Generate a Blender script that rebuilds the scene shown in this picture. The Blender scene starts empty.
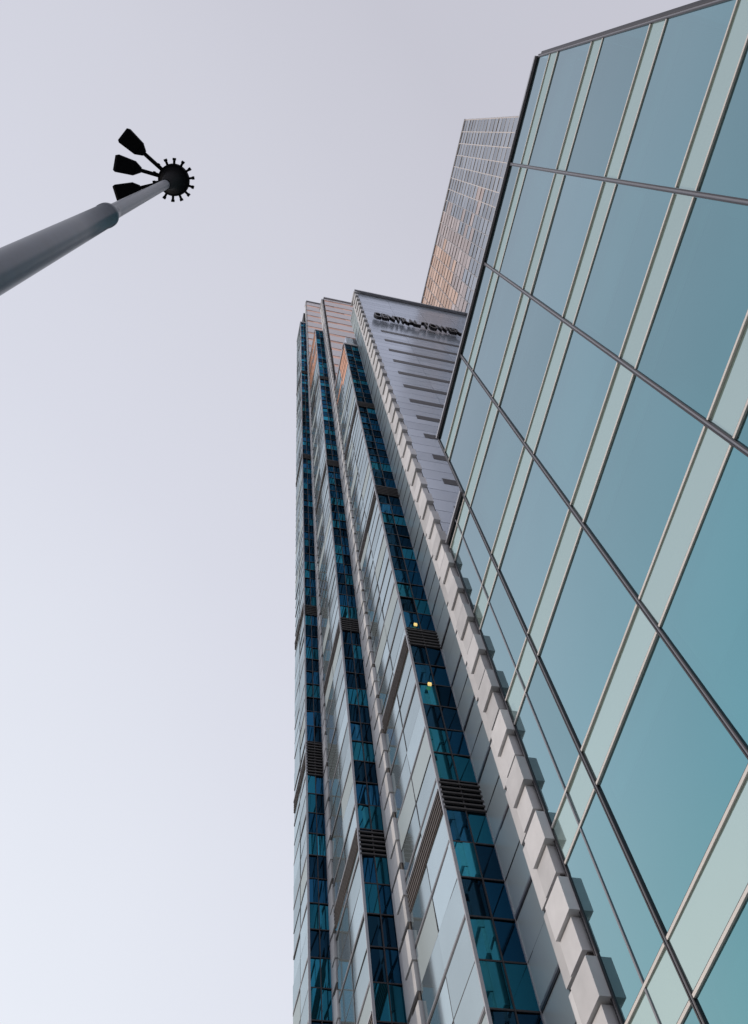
import bpy, math, random
from mathutils import Matrix, Vector
random.seed(7)
S=7.0; CH=1.6
def Zm(z): return z*S+CH
sc=bpy.context.scene
sc.view_settings.view_transform='Standard'; sc.view_settings.look='None'; sc.view_settings.exposure=0

# ---------------- materials ----------------
def base(name):
    m=bpy.data.materials.new(name); m.use_nodes=True
    nt=m.node_tree; nt.nodes.clear()
    out=nt.nodes.new('ShaderNodeOutputMaterial')
    return m,nt,out
def varcol(nt,col,var,nscale=0.6,namp=0.1,detail=4,graze=None):
    N=nt.nodes; L=nt.links
    at=N.new('ShaderNodeAttribute'); at.attribute_name='rnd'
    tc=N.new('ShaderNodeTexCoord')
    no=N.new('ShaderNodeTexNoise'); no.inputs['Scale'].default_value=nscale; no.inputs['Detail'].default_value=detail
    L.new(tc.outputs['Object'],no.inputs['Vector'])
    m1=N.new('ShaderNodeMath'); m1.operation='MULTIPLY_ADD'
    L.new(at.outputs['Fac'],m1.inputs[0]); m1.inputs[1].default_value=var; m1.inputs[2].default_value=1-var/2
    m2=N.new('ShaderNodeMath'); m2.operation='MULTIPLY_ADD'
    L.new(no.outputs['Fac'],m2.inputs[0]); m2.inputs[1].default_value=namp*2; m2.inputs[2].default_value=-namp
    m3=N.new('ShaderNodeMath'); m3.operation='ADD'
    L.new(m1.outputs[0],m3.inputs[0]); L.new(m2.outputs[0],m3.inputs[1])
    vm=N.new('ShaderNodeVectorMath'); vm.operation='SCALE'; vm.inputs[0].default_value=col[:3]
    L.new(m3.outputs[0],vm.inputs['Scale'])
    if graze:   # angle-dependent coating tint (low-e coating)
        lw=N.new('ShaderNodeLayerWeight'); lw.inputs['Blend'].default_value=.5
        mr=N.new('ShaderNodeMapRange'); mr.inputs['From Min'].default_value=.40; mr.inputs['From Max'].default_value=.80
        L.new(lw.outputs['Facing'],mr.inputs['Value'])
        mc=N.new('ShaderNodeMix'); mc.data_type='RGBA'
        mc.inputs[6].default_value=(*col,1); mc.inputs[7].default_value=(*graze,1)
        L.new(mr.outputs[0],mc.inputs[0]); L.new(mc.outputs[2],vm.inputs[0])
    return vm.outputs[0]
def m_solid(name,col,rough=0.6,metal=0.0,var=0.1,nscale=3,namp=0.08,emit=None,spec=.5):
    m,nt,out=base(name)
    p=nt.nodes.new('ShaderNodeBsdfPrincipled')
    nt.links.new(varcol(nt,col,var,nscale,namp),p.inputs['Base Color'])
    p.inputs['Roughness'].default_value=rough; p.inputs['Metallic'].default_value=metal
    p.inputs['Specular IOR Level'].default_value=spec
    if emit: 
        p.inputs['Emission Color'].default_value=(*emit[0],1); p.inputs['Emission Strength'].default_value=emit[1]
    nt.links.new(p.outputs[0],out.inputs[0]); return m
def m_mirror(name,gcol,dcol,fac,rough=0.02,var=0.1,transp=None,tcol=(.5,.8,.8),nscale=.25,namp=.05,graze=None):
    """coated architectural glass: tinted mirror coat over dull tint, optionally partly see-through"""
    m,nt,out=base(name); N=nt.nodes; L=nt.links
    g=N.new('ShaderNodeBsdfGlossy'); g.inputs['Roughness'].default_value=rough
    L.new(varcol(nt,gcol,var,nscale,namp,4,graze),g.inputs['Color'])
    d=N.new('ShaderNodeBsdfDiffuse'); d.inputs['Color'].default_value=(*dcol,1)
    mx=N.new('ShaderNodeMixShader'); mx.inputs[0].default_value=fac
    L.new(d.outputs[0],mx.inputs[1]); L.new(g.outputs[0],mx.inputs[2])
    last=mx
    if transp:
        t=N.new('ShaderNodeBsdfTransparent'); t.inputs[0].default_value=(*tcol,1)
        m2=N.new('ShaderNodeMixShader'); m2.inputs[0].default_value=transp
        L.new(mx.outputs[0],m2.inputs[1]); L.new(t.outputs[0],m2.inputs[2]); last=m2
    L.new(last.outputs[0],out.inputs[0]); return m
M={}
M['vision']=m_mirror('teal_vision_glass',(.19,.47,.52),(.06,.13,.14),.93,.012,.16,.17,(.45,.75,.78),.10,.16,graze=(.50,.61,.655))
M['spandrel']=m_mirror('pale_green_spandrel_glass',(.56,.69,.67),(.32,.43,.39),.72,.07,.08)
M['cream']=m_solid('cream_aluminium',(.74,.69,.64),.4,.1,.08)
M['dark']=m_solid('dark_mullion',(.045,.04,.045),.4,.3,.2)
M['mid']=m_solid('mid_grey_aluminium',(.24,.24,.26),.35,.4,.15)
M['grey']=m_solid('grey_aluminium',(.43,.43,.46),.35,.4,.15)
M['silver']=m_mirror('silver_green_glass',(.54,.63,.67),(.34,.40,.41),.74,.08,.36,None,(1,1,1),.3,.18)
M['silverc']=m_mirror('frosted_silver_glass',(.50,.58,.60),(.48,.55,.56),.30,.25,.28,None,(1,1,1),.3,.14)
M['blueA']=m_mirror('navy_glass',(.02,.11,.22),(.004,.02,.035),.9,.02,.7)
M['blueB']=m_mirror('teal_glass',(.03,.22,.33),(.01,.05,.06),.9,.02,.7)
M['blueC']=m_mirror('dark_glass',(.012,.045,.085),(.005,.01,.015),.9,.03,.6)
M['stone']=m_solid('pale_stone',(.66,.655,.66),.5,0,.34,2.2,.18)
M['stoned']=m_solid('dark_joint_stone',(.07,.06,.055),.8,0,.3,2.5,.12)  # near-black stone for pilaster backing and joints
M['clad']=m_mirror('metal_cladding',(.76,.81,.90),(.50,.55,.62),.62,.2,.16)
M['crownc']=m_mirror('crown_cladding',(.86,.83,.84),(.64,.60,.60),.55,.2,.14)
M['louvre']=m_solid('louvre_grey',(.085,.080,.080),.6,.2,.3)
M['slot']=m_solid('bronze_slot',(.13,.095,.085),.5,.3,.3)
M['glow']=m_mirror('painted_glow_glass',(1.0,.62,.46),(.95,.48,.30),.6,.12,.4)  # sunset glow painted into the glass colour of the top tower rows
M['glow2']=m_mirror('painted_pink_glow_glass',(.95,.66,.55),(.85,.50,.38),.6,.12,.4)  # pinker sunset glow, painted as the colour of the crown stripes
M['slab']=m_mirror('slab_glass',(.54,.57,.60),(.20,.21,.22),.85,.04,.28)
M['slabm']=m_mirror('slab_painted_rose_glow',(.78,.68,.63),(.45,.32,.26),.8,.04,.3)  # soft rim of the sunset glow, put into the pane colour
M['slabw']=m_mirror('slab_painted_warm_glow',(1.0,.74,.58),(.80,.48,.32),.72,.05,.35)  # strongest part of the sunset glow, put into the pane colour
M['gridl']=m_solid('slab_grid',(.72,.66,.62),.4,.1,.1)
M['conc']=m_solid('interior_concrete',(.25,.27,.27),.8,0,.1)
M['blind']=m_solid('roller_blind',(.50,.52,.50),.8,0,.3)
M['core']=m_solid('building_core',(.05,.055,.06),.7,0,.1)
M['roof']=m_solid('roof_membrane',(.2,.2,.2),.9)
M['warm']=m_solid('warm_lamp',(.8,.6,.2),.5,emit=((1,.72,.25),.8))

# ---------------- mesh builder ----------------
class Part:
    def __init__(s): s.v=[];s.f=[];s.m=[];s.r=[];s.names=[]
    def mi(s,k):
        if k not in s.names: s.names.append(k)
        return s.names.index(k)
    def quad(s,pts,k,r=None):
        i=len(s.v); s.v+=pts; s.f.append(tuple(range(i,i+len(pts)))); s.m.append(s.mi(k)); s.r.append(random.random() if r is None else r)
    def box(s,x0,x1,y0,y1,z0,z1,k):
        i=len(s.v)
        s.v+=[(x0,y0,z0),(x1,y0,z0),(x1,y1,z0),(x0,y1,z0),(x0,y0,z1),(x1,y0,z1),(x1,y1,z1),(x0,y1,z1)]
        fs=[(0,3,2,1),(4,5,6,7),(0,1,5,4),(1,2,6,5),(2,3,7,6),(3,0,4,7)]
        r=random.random(); mi=s.mi(k)
        for f in fs: s.f.append(tuple(i+a for a in f)); s.m.append(mi); s.r.append(r)
    def pb(s,pl,c,u0,u1,z0,z1,o0,o1,k):
        if pl=='x': s.box(c-o1,c-o0,u0,u1,z0,z1,k)
        else: s.box(u0,u1,c-o1,c-o0,z0,z1,k)
    def pane(s,pl,c,u0,u1,z0,z1,o,k,t=0.004):
        a,b,d=[random.uniform(-t,t) for _ in range(3)]
        oo=[o+a,o+b,o+b+d,o+a+d]; P=[]
        for (u,z),q in zip([(u0,z0),(u1,z0),(u1,z1),(u0,z1)],oo):
            P.append((c-q,u,z) if pl=='x' else (u,c-q,z))
        if pl=='x': P=P[::-1]
        s.quad(P,k)
    def build(s,name,parent):
        me=bpy.data.meshes.new(name); me.from_pydata(s.v,[],s.f)
        for n in s.names: me.materials.append(M[n])
        me.polygons.foreach_set('material_index',s.m)
        a=me.attributes.new('rnd','FLOAT','FACE'); a.data.foreach_set('value',s.r)
        me.update()
        o=bpy.data.objects.new(name,me); sc.collection.objects.link(o); o.parent=parent
        return o
def empty(name,loc=(0,0,0)):
    e=bpy.data.objects.new(name,None); e.location=loc; sc.collection.objects.link(e); return e

# ================= glass podium building =================
pod=empty('glass_office_building')
G=Part(); F=Part(); I=Part()
XF=S
edges=[-.53,-.068,.395,.858,1.32,1.585]
FH=.583; B0=1.73
bands=[B0+FH*i for i in range(-3,5)]
H1=4.345; H2=3.60
BT=.064
for i in range(5):
    u0,u1=edges[i]*S,edges[i+1]*S
    top=H1 if i<4 else H2
    segs=[]
    z=-CH/S+.02
    for b in bands:
        if b-BT>top: break
        if b-BT>z: segs.append((z,b-BT,'vision'))
        segs.append((max(b-BT,z),min(b+BT,top),'spandrel')); z=b+BT
    if z<top: segs.append((z,top,'vision'))
    subs=[(u0,u1)]
    if i==4: subs=[(u0,(u0+u1)/2),((u0+u1)/2,u1)]
    for a,b_,k in segs:
        for s0,s1 in subs:
            G.pane('x',XF,s0,s1,Zm(a),Zm(b_),.01,k,.006)
    for b in bands:
        for e in (b-BT,b+BT):
            if e<top-.03:
                F.pb('x',XF,u0+.055,u1-.055,Zm(e)-.030,Zm(e)+.024,.0,.04,'cream')
                F.pb('x',XF,u0+.055,u1-.055,Zm(e)+.025,Zm(e)+.045,.0,.03,'dark')
    if i==4: F.pb('x',XF,(u0+u1)/2-.02,(u0+u1)/2+.02,0.1,Zm(top),.0,.035,'mid')
    F.pb('x',XF,u0,u1,Zm(top)+.003,Zm(top)+.13,-.3,.10,'grey')
    F.pb('x',XF,u0,u1,Zm(top)-.09,Zm(top),0,.05,'dark')
for j,e in enumerate(edges):
    top=H1 if j<5 else H2
    u=e*S
    for o in (-.034,.034):
        F.pb('x',XF,u+o-.013,u+o+.013,.1,Zm(top)-.1,-.02,.042,'dark')
    F.pb('x',XF,u-.0205,u+.0205,.1,Zm(top)-.1,-.02,.030,'mid')
# -Y side facade (street corner side)
y0=edges[0]*S-.06
nx=3; xs=[XF+.1+i*(2.45*S-XF-.1)/nx for i in range(nx+1)]
for i in range(nx):
    z=-CH/S+.02
    for b in bands:
        if b>H1: break
        if b-BT>z: G.pane('y',y0,xs[i],xs[i+1],Zm(z),Zm(b-BT),.0,'vision')
        G.pane('y',y0,xs[i],xs[i+1],Zm(max(z,b-BT)),Zm(b+BT),.0,'spandrel'); z=b+BT
        for ee in (b-BT,b+BT): F.pb('y',y0,xs[i]+.05,xs[i+1],Zm(ee)-.035,Zm(ee)+.035,-.02,.07,'cream')
    G.pane('y',y0,xs[i],xs[i+1],Zm(z),Zm(H1),.0,'vision')
for x in xs: F.pb('y',y0,x-.04,x+.04,.1,Zm(H1),-.03,.1,'dark')
F.pb('y',y0,XF+.3,2.45*S,Zm(H1)+.003,Zm(H1)+.13,-.3,.13,'grey')
# core, slabs, roofs, interior
for i,b in enumerate(bands):
    z0,z1=Zm(b-BT*.8),Zm(b+BT*.8)
    if b<H1: I.box(XF+.16,XF+5,edges[0]*S+.1,edges[4]*S-.02,z0,z1,'conc')
    if b<H2: I.box(XF+.16,XF+5,edges[4]*S,1.56*S,z0,z1,'conc')
    if b<H1:
        for q in range(0,4):
            if random.random()<.65: I.box(XF+.20,XF+.24,edges[q]*S+.1,edges[q+1]*S-.1,z0-random.choice([.3,.6,1.0,1.6,2.4])*random.uniform(.8,1.1),z0-.01,'blind')
        for yy in (-.45,2.8,6.05): I.box(XF+.5,XF+.9,yy-.2,yy+.2,z0-FH*S+2*BT*S,z0-.005,'conc')
I.box(XF+5.01,2.45*S-.02,edges[0]*S,edges[4]*S,0,Zm(H1)-.02,'core')
I.box(XF+5.01,2.45*S-.02,edges[4]*S+.01,1.58*S,0,Zm(H2)-.02,'core')
I.box(XF+.31,2.45*S-.05,edges[0]*S+.1,edges[4]*S-.01,Zm(H1)-.15,Zm(H1)-.03,'roof')
I.box(XF+.31,2.45*S-.05,edges[4]*S+.01,1.58*S,Zm(H2)-.15,Zm(H2)-.03,'roof')
I.box(XF+.02,2.45*S-.05,edges[4]*S-.008,edges[4]*S+.09,Zm(H2)+.15,Zm(H1)-.1,'clad')
G.build('glass_panes',pod); F.build('mullions_and_coping',pod); I.build('floors_and_core',pod)

# ================= tall slab behind =================
slab=empty('high_rise_building')
P=Part(); X2=2.45*S; ZT=5.87*2.45
ya,yb=-.276*2.45*S,2.35*S
P.box(X2+.12,X2+16,ya+.02,yb,0,Zm(ZT)-.05,'core')
nc=18; cw=(yb-ya)/nc
rows=int((ZT-3.0)*S/1.55)
for i in range(nc):
    for j in range(rows):
        z1=Zm(ZT)-.25-j*1.55; z0=z1-1.55
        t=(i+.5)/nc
        d=math.hypot((t-.88)/.40,(j-4)/9.0)+random.uniform(-.12,.12)  # distance from the centre of the painted glow patch
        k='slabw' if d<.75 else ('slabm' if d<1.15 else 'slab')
        if j in (10,11) and .25<t<.75 and random.random()<.7: k='slabm'  # faint streak of painted glow
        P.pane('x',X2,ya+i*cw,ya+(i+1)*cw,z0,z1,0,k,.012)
for i in range(nc+1): P.pb('x',X2,ya+i*cw-.035,ya+i*cw+.035,Zm(3.0),Zm(ZT)-.2,-.02,.04,'gridl')
for j in range(rows+1):
    z=Zm(ZT)-.25-j*1.55; P.pb('x',X2,ya+.052,yb,z-.05,z+.05,-.03,.03,'gridl')
P.pb('x',X2,ya-.1,yb,Zm(ZT)-.19,Zm(ZT)+.15,-.5,.08,'grey')
for j in range(rows+20):
    z=Zm(ZT)-.25-j*1.55
    if z<1: break
    for i in range(10):
        P.pane('y',ya,X2+.1+i*1.6,X2+.1+(i+1)*1.6,z-1.55,z,.01,'slab',.01)
    P.pb('y',ya,X2+.1,X2+16,z-.05,z+.05,0,.08,'gridl')
for i in range(11): P.pb('y',ya,X2+.1+i*1.6-.05,X2+.1+i*1.6+.05,1,Zm(ZT)-.3,0,.1,'gridl')
P.build('curtain_wall',slab)

# ================= stepped tower =================
tw=empty('skyscraper')
body=Part(); pan=Part(); st=Part(); fr=Part()
def m(v): return v*S
XR=2.45*S-.02
body.box(m(1)+.15,XR,m(1.6)+.15,m(1.94)+.14,0,Zm(10.5),'core')
body.box(m(.85)+.15,XR,m(1.94)+.15,m(2.39)+.13,0,Zm(9.14),'core')
body.box(m(.85)+.15,XR,m(2.39)+.14,m(2.6)+.13,0,Zm(14.45),'core')
body.box(m(.733)+.15,XR,m(2.6)+.14,m(3.09)+.13,0,Zm(12.8),'core')
body.box(m(.733)+.15,XR,m(3.09)+.14,m(3.2)+.13,0,Zm(17.8),'core')
body.box(m(.635)+.15,XR,m(3.2)+.14,m(3.57),0,Zm(16.2),'core')
body.box(m(.66)+.4,XR-2,m(3.3),m(3.56),Zm(16.2)+.01,Zm(17.7),'core')

PR=.145
def light_face(x,ya,yb,zt,slots,cols=2,warm=None,mat='silver'):
    z=-CH/S
    n=int((zt-z)/PR)+1
    for j in range(n):
        a=z+j*PR; b=min(a+PR,zt)
        if b<=a: break
        for c in range(cols):
            u0=m(ya+(yb-ya)*c/cols); u1=m(ya+(yb-ya)*(c+1)/cols)
            k=mat
            if warm and a>warm and random.random()<.8: k='glow'  # upper rows get the glow-coloured panes
            elif mat=='silver' and j%4==3 and random.random()<.5: k='silverc'
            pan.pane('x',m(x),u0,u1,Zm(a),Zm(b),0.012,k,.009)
        if j%2==0:
            fr.pb('x',m(x),m(ya),m(yb),Zm(a)-.026,Zm(a)+.026,.0,.024,'dark')
            fr.pb('x',m(x),m(ya)+.02,m(yb)-.02,Zm(a)+.03,Zm(a)+.09,.0,.028,'mid')
        else:
            fr.pb('x',m(x),m(ya),m(yb),Zm(a)-.013,Zm(a)+.013,.0,.022,'dark')
    for c in range(1,cols):
        u=m(ya+(yb-ya)*c/cols); fr.pb('x',m(x),u-.012,u+.012,.1,Zm(zt),.0,.0205,'dark')
    for s in slots:
        fr.pb('x',m(x),m(ya)+.05,m(yb)-.05,Zm(s)-.33,Zm(s)+.33,.0,.03,'slot')
        for q in range(5):
            zz=Zm(s)-.27+q*.135
            fr.pb('x',m(x),m(ya)+.04,m(yb)-.04,zz-.02,zz+.02,.031,.05,'louvre')
        fr.pb('x',m(x),m(ya),m(yb),Zm(s)+.34,Zm(s)+.40,.0,.055,'grey')
    fr.pb('x',m(x),m(ya),m(yb),Zm(zt)-.2,Zm(zt)+.25,-.4,.05,'grey')
def blue_face(y,xa,xb,zt,louv,cols=2):
    z=-CH/S; n=int((zt-z)/PR)+1
    for j in range(n):
        a=z+j*PR; b=min(a+PR,zt)
        if b<=a: break
        isl=any(abs((a+b)/2-l)<PR*.55 for l in louv)
        for c in range(cols):
            u0=m(xa+(xb-xa)*c/cols); u1=m(xa+(xb-xa)*(c+1)/cols)
            if isl:
                pan.pane('y',m(y),u0,u1,Zm(a),Zm(b),.0,'blueC')
            else:
                k='blueB' if j%3==0 else ('blueA' if j%3==1 else 'blueC')
                if random.random()<.35: k=random.choice(['blueA','blueB','blueC'])
                pan.pane('y',m(y),u0,u1,Zm(a),Zm(b),.0,k,.016)
        if isl:
            for q in range(6):
                zz=Zm(a)+q*(Zm(b)-Zm(a))/6
                fr.pb('y',m(y),m(xa),m(xb),zz,zz+.05,.0,.06,'louvre')
        fr.pb('y',m(y),m(xa),m(xb),Zm(a)-.018,Zm(a)+.018,.0,.025,'dark')
    for c in range(cols+1):
        u=m(xa+(xb-xa)*c/cols); w=.016 if 0<c<cols else .035
        fr.pb('y',m(y),u-w,u+w,.1,Zm(zt),-.01,.035,'dark' if 0<c<cols else 'grey')
    fr.pb('y',m(y),m(xa)-.05,m(xb),Zm(zt)-.15,Zm(zt)+.25,-.4,.08,'grey')
def pilaster(x,ya,yb,zt,out=.22,pitch=.29,tooth=.8):
    """stacked blocks: a proud block, a shallower block, dark joint"""
    z=0.05
    st.box(m(x)+.02,m(x)+.14,m(ya)+.02,m(yb)-.02,0,Zm(zt)-.1,'stoned')
    P_=pitch*S
    while z<Zm(zt)-.4:
        w=m(yb)-m(ya)
        yc=m(ya)+w*.60
        j=random.uniform(-.01,.01)
        st.box(m(x)-out*.72+j,m(x)+.02,m(ya)-out*tooth*.25,yc-.012,z,min(z+P_*.40,Zm(zt)),'stone')
        st.box(m(x)-out+j,m(x)+.02,m(ya)-out*tooth,yc-.012,z+P_*.42,min(z+P_*.86,Zm(zt)),'stone')
        st.box(m(x)-out*.4,m(x)+.02,yc+.012,m(yb)-.01,z+P_*.05,min(z+P_*.97,Zm(zt)),'stone')
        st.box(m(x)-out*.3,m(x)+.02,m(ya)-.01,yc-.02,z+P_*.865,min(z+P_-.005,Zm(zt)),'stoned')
        z+=P_
    st.box(m(x)-out*1.1,m(x)+.3,m(ya)-out*.6,m(yb),Zm(zt)-.02,Zm(zt)+.2,'stone')
slots1=[2.28,3.28,5.0,6.9]; slots2=[1.93,2.77,4.46,7.2,10.2]; slots3=[2.2,3.97,5.7,9,12.6]
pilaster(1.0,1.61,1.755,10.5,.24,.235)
light_face(1.0,1.765,1.94,10.5,[],1,None,'silverc')
blue_face(1.94,.85,1.0,9.14,slots1)
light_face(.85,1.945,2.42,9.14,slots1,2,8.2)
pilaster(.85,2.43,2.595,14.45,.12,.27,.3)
blue_face(2.6,.733,.85,12.8,slots2)
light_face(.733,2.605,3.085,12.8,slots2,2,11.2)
pilaster(.733,3.095,3.195,17.8,.07,.27,.3)
blue_face(3.2,.635,.733,16.2,slots3)
light_face(.635,3.205,3.57,16.2,slots3,2)
# sign wall (faces -Y)
y=m(1.6); z=3.3
zt=10.5
pitch=.15
n=int((zt-z)/pitch)
for j in range(n):
    a=z+j*pitch; b=a+pitch
    for c in range(4):
        x0=m(1.0)+.05+(XR-m(1.0)-.05)*c/4; x1=m(1.0)+.05+(XR-m(1.0)-.05)*(c+1)/4
        st.box(x0+.006,x1-.006,y+.03,y+.12,Zm(a)+.014,Zm(b)-.014,'clad')
zz=8.5
while zz>3.4:
    fr.pb('y',y+.03,m(1.12),XR-.1,Zm(zz)-.28,Zm(zz)+.28,.0,.012,'dark')
    zz-=.40
fr.pb('y',y,m(1)-.2,XR,Zm(zt)+.21,Zm(zt)+.5,-.5,.2,'grey')
body.box(m(1)+.1,XR,m(1.6)+.2,m(1.94),Zm(10.5)+.003,Zm(10.5)+.3,'roof')
def crown(yp,xa,xb,za,zb,p=.42):
    z=za+.05
    while z<zb-.05:
        b=min(z+p*.70,zb)
        st.box(m(xa),m(xb),m(yp)-.02,m(yp)+.12,Zm(z),Zm(b),'crownc')
        if b<zb-.1:
            n=8
            for q in range(n):
                x0=m(xa)+(m(xb)-m(xa))*q/n; x1=m(xa)+(m(xb)-m(xa))*(q+1)/n
                pan.pane('y',m(yp),x0,x1,Zm(b),Zm(z+p),-.01,'glow2',.01)  # stripe panes carry the painted glow
        z+=p
    fr.pb('y',m(yp),m(xa)-.06,m(xb),Zm(zb)+.003,Zm(zb)+.35,-.4,.12,'grey')
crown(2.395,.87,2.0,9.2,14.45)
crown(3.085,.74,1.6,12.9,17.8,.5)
st.box(m(.9),m(1.4),m(1.98),m(2.3),Zm(9.14)+.26,Zm(9.7),'clad')
for (x_,y_,z_) in ((.9,1.94,2.95),(.9,1.94,3.42)):
    fr.pb('y',m(y_),m(x_)-.05,m(x_)+.05,Zm(z_)-.05,Zm(z_)+.05,.04,.10,'warm')
body.build('core_volumes',tw); pan.build('facade_glass',tw); st.build('stone_and_cladding',tw); fr.build('frames_and_louvres',tw)
# sign letters
cu=bpy.data.curves.new('sign_lettering','FONT'); cu.body='CENTRAL TOWER'; cu.size=1.0; cu.extrude=.07; cu.offset=.02
to=bpy.data.objects.new('tmp',cu); sc.collection.objects.link(to)
bpy.context.view_layer.update()
dg=bpy.context.evaluated_depsgraph_get()
me=bpy.data.meshes.new_from_object(to.evaluated_get(dg)); bpy.data.objects.remove(to)
xsv=[v.co.x for v in me.vertices]; w=max(xsv)-min(xsv)
me.materials.clear(); me.materials.append(M['dark'])
so=bpy.data.objects.new('sign_lettering',me); sc.collection.objects.link(so); so.parent=tw
so.rotation_euler=(math.radians(90),0,0); so.scale=(m(.93)/w,2.1,1.6); so.location=(m(1.08),m(1.6)-.25,Zm(8.95))

# ================= street lamp =================
def lathe(name,prof,parent,mat,seg=32):
    vs=[];fs=[]
    for (r,z,cx,cy) in prof:
        for i in range(seg):
            a=2*math.pi*i/seg; vs.append((cx+r*math.cos(a),cy+r*math.sin(a),z))
    for j in range(len(prof)-1):
        for i in range(seg):
            i2=(i+1)%seg; fs.append((j*seg+i,j*seg+i2,(j+1)*seg+i2,(j+1)*seg+i))
    fs.append(tuple(range(seg))[::-1]); fs.append(tuple((len(prof)-1)*seg+i for i in range(seg)))
    me=bpy.data.meshes.new(name); me.from_pydata(vs,[],fs); me.materials.append(mat)
    for p in me.polygons: p.use_smooth=len(p.vertices)==4
    try: me.set_sharp_from_angle(angle=math.radians(35))
    except Exception: pass
    o=bpy.data.objects.new(name,me); sc.collection.objects.link(o); o.parent=parent; return o
steel=m_solid('painted_steel',(.035,.055,.085),.30,.0,.0,5,.45,None,.35)
black=m_solid('black_luminaire',(.008,.008,.010),.85,.0,.0,6,.02,None,.08)
hz=13.6; hub=Vector((-1.430,.914))
low=Vector((-1.377,.987))
def pc(z):
    t=(z-6.35)/(hz-6.35); c=low.lerp(hub,t) if 0<=t<=1 else low+(hub-low)*t
    return c.x,c.y
lamp=empty('street_lamp')
prof=[]
for r,z in [(.24,.12),(.24,.16),(.135,.17),(.13,1.2),(.125,1.21),(.108,4),(.100,6.4),(.095,8.0),(.092,9.1),(.098,9.11),(.098,9.19),(.090,9.2),(.066,9.45),(.064,9.5),(.058,11.5),(.054,13.0)]:
    prof.append((r,z,*pc(z)))
lathe('pole',prof,lamp,steel)
hx,hy=hub
lathe('hub_disc',[(.062,12.75,*pc(12.75)),(.085,13.1,hx,hy),(.12,hz-.17,hx,hy),(.165,hz-.10,hx,hy),(.19,hz-.09,hx,hy),(.195,hz+.02,hx,hy),(.10,hz+.10,hx,hy)],lamp,black,40)
M['black']=black
sp=Part()
def rot_box(part,cx,cy,ang,r0,r1,w0,w1,z0,z1,k,zt0=None,zt1=None):
    ca,sa=math.cos(ang),math.sin(ang); i=len(part.v)
    for (r,w,zz0,zz1) in ((r0,w0,z0,z1),(r1,w1,z0 if zt0 is None else zt0,z1 if zt1 is None else zt1)):
        for s_,z in ((-1,zz0),(1,zz0),(1,zz1),(-1,zz1)):
            part.v.append((cx+r*ca-s_*w*sa,cy+r*sa+s_*w*ca,z))
    for f in [(0,3,2,1),(4,5,6,7),(0,1,5,4),(1,2,6,5),(2,3,7,6),(3,0,4,7)]:
        part.f.append(tuple(i+a for a in f)); part.m.append(part.mi(k)); part.r.append(.5)
for q in range(14):
    a=2*math.pi*(q+.3)/14
    rot_box(sp,hx,hy,a,.17,.235,.014,.014,hz-.06,hz-.03,'black')
    rot_box(sp,hx,hy,a,.235,.262,.019,.019,hz-.075,hz-.015,'black')
sp.build('crown_spikes',lamp)
for n,(dx,dy) in enumerate([(-.548,-.323),(-.592,-.041),(-.561,.255)]):
    a=math.atan2(dy,dx); r=math.hypot(dx,dy); h=Part()
    rot_box(h,hx,hy,a,.14,r-.16,.022,.022,hz-.06,hz-.01,'black')
    rot_box(h,hx,hy,a,r-.18,r-.10,.032,.085,hz-.07,hz,'black')
    rot_box(h,hx,hy,a,r-.10,r+.12,.085,.105,hz-.08,hz+.02,'black')
    rot_box(h,hx,hy,a,r+.12,r+.15,.105,.09,hz-.08,hz+.02,'black',hz-.06,hz)
    o=h.build('luminaire_%d'%(n+1),lamp)

# ================= ground =================
def plane(name,x0,x1,y0,y1,z,mat,th=None):
    p=Part(); M['_'+name]=mat
    if th: p.box(x0,x1,y0,y1,z-th,z,'_'+name)
    else: p.quad([(x0,y0,z),(x1,y0,z),(x1,y1,z),(x0,y1,z)],'_'+name)
    return p.build(name,None)
plane('ground',-3000,3000,-3000,3000,-.05,m_solid('ground_mat',(.12,.12,.11),.9,nscale=.2))
plane('road',-14,-4.5,-400,400,-.046,m_solid('asphalt',(.05,.05,.05),.85,nscale=8))
plane('pavement',-4.5,6.9,-200,200,.1,m_solid('paving',(.28,.27,.26),.8,nscale=2),.14)
rm=Part(); M['paint']=m_solid('road_paint',(.75,.75,.72),.7)
for k in range(-30,30): rm.quad([(-9.3,k*6,-.042),(-9.15,k*6,-.042),(-9.15,k*6+3,-.042),(-9.3,k*6+3,-.042)],'paint')
rm.build('road_markings',None)

# ================= sky and sun =================
el=math.radians(9); sd=Vector((-.62,.78,0)).normalized()
S3=Vector((sd.x*math.cos(el),sd.y*math.cos(el),math.sin(el)))
w=bpy.data.worlds.new('World'); sc.world=w; w.use_nodes=True
nt=w.node_tree; nt.nodes.clear(); N=nt.nodes; L=nt.links
out=N.new('ShaderNodeOutputWorld'); bg=N.new('ShaderNodeBackground'); bg.inputs['Strength'].default_value=.1
sky=N.new('ShaderNodeTexSky'); sky.sky_type='NISHITA'; sky.sun_disc=False; sky.sun_elevation=el
sky.sun_rotation=math.atan2(sd.x,sd.y); sky.dust_density=3; sky.air_density=1
tc=N.new('ShaderNodeTexCoord')
dt=N.new('ShaderNodeVectorMath'); dt.operation='DOT_PRODUCT'; L.new(tc.outputs['Generated'],dt.inputs[0]); dt.inputs[1].default_value=S3
cr=N.new('ShaderNodeValToRGB')
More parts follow.
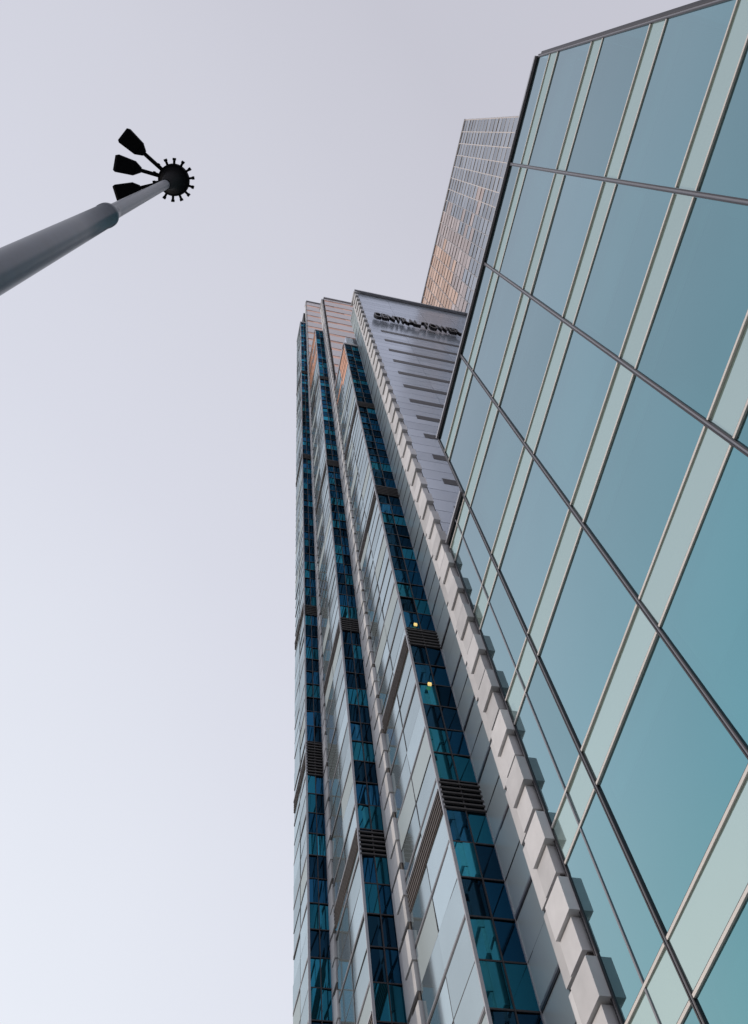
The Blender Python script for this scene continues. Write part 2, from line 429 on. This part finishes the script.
nz=N.new('ShaderNodeTexNoise'); nz.inputs['Scale'].default_value=1.6; nz.inputs['Detail'].default_value=3; L.new(tc.outputs['Generated'],nz.inputs['Vector'])
na=N.new('ShaderNodeMath'); na.operation='MULTIPLY_ADD'; na.inputs[1].default_value=.16; na.inputs[2].default_value=-.08; L.new(nz.outputs['Fac'],na.inputs[0])
nb=N.new('ShaderNodeMath'); nb.operation='ADD'; L.new(na.outputs[0],nb.inputs[0]); L.new(dt.outputs['Value'],nb.inputs[1])
L.new(nb.outputs[0],cr.inputs[0])
e=cr.color_ramp.elements
e[0].position=0; e[0].color=(.615,.615,.695,1); e[1].position=1; e[1].color=(1,1,1,1)
for p,c in ((.2,(.68,.685,.77)),(.5,(.745,.76,.855)),(.8,(.86,.895,.98))):
    q=e.new(p); q.color=(*c,1)
sc10=N.new('ShaderNodeVectorMath'); sc10.operation='SCALE'; sc10.inputs['Scale'].default_value=10; L.new(cr.outputs[0],sc10.inputs[0])
mx=N.new('ShaderNodeMix'); mx.data_type='RGBA'; mx.inputs[0].default_value=.92
L.new(sky.outputs[0],mx.inputs[6]); L.new(sc10.outputs[0],mx.inputs[7])
L.new(mx.outputs[2],bg.inputs[0]); L.new(bg.outputs[0],out.inputs[0])
sl=bpy.data.lights.new('sun','SUN'); sl.energy=1.6; sl.angle=math.radians(.5); sl.color=(1,.86,.74)
so=bpy.data.objects.new('sun',sl); sc.collection.objects.link(so); so.rotation_euler=S3.to_track_quat('Z','Y').to_euler()

# ================= camera =================
cam=bpy.data.cameras.new('camera'); co=bpy.data.objects.new('camera',cam); sc.collection.objects.link(co)
b=Vector((-.1577,-.3773,-.9127)).normalized(); r=Vector((.9735,-.2142,-.0797)); r=(r-b*r.dot(b)).normalized(); u=b.cross(r)
Mx=Matrix((r,u,b)).transposed().to_4x4(); Mx.translation=(0,0,CH); co.matrix_world=Mx
cam.sensor_fit='VERTICAL'; cam.sensor_height=36; cam.lens=36*870/1024; cam.clip_end=6000; cam.clip_start=.05
sc.camera=co
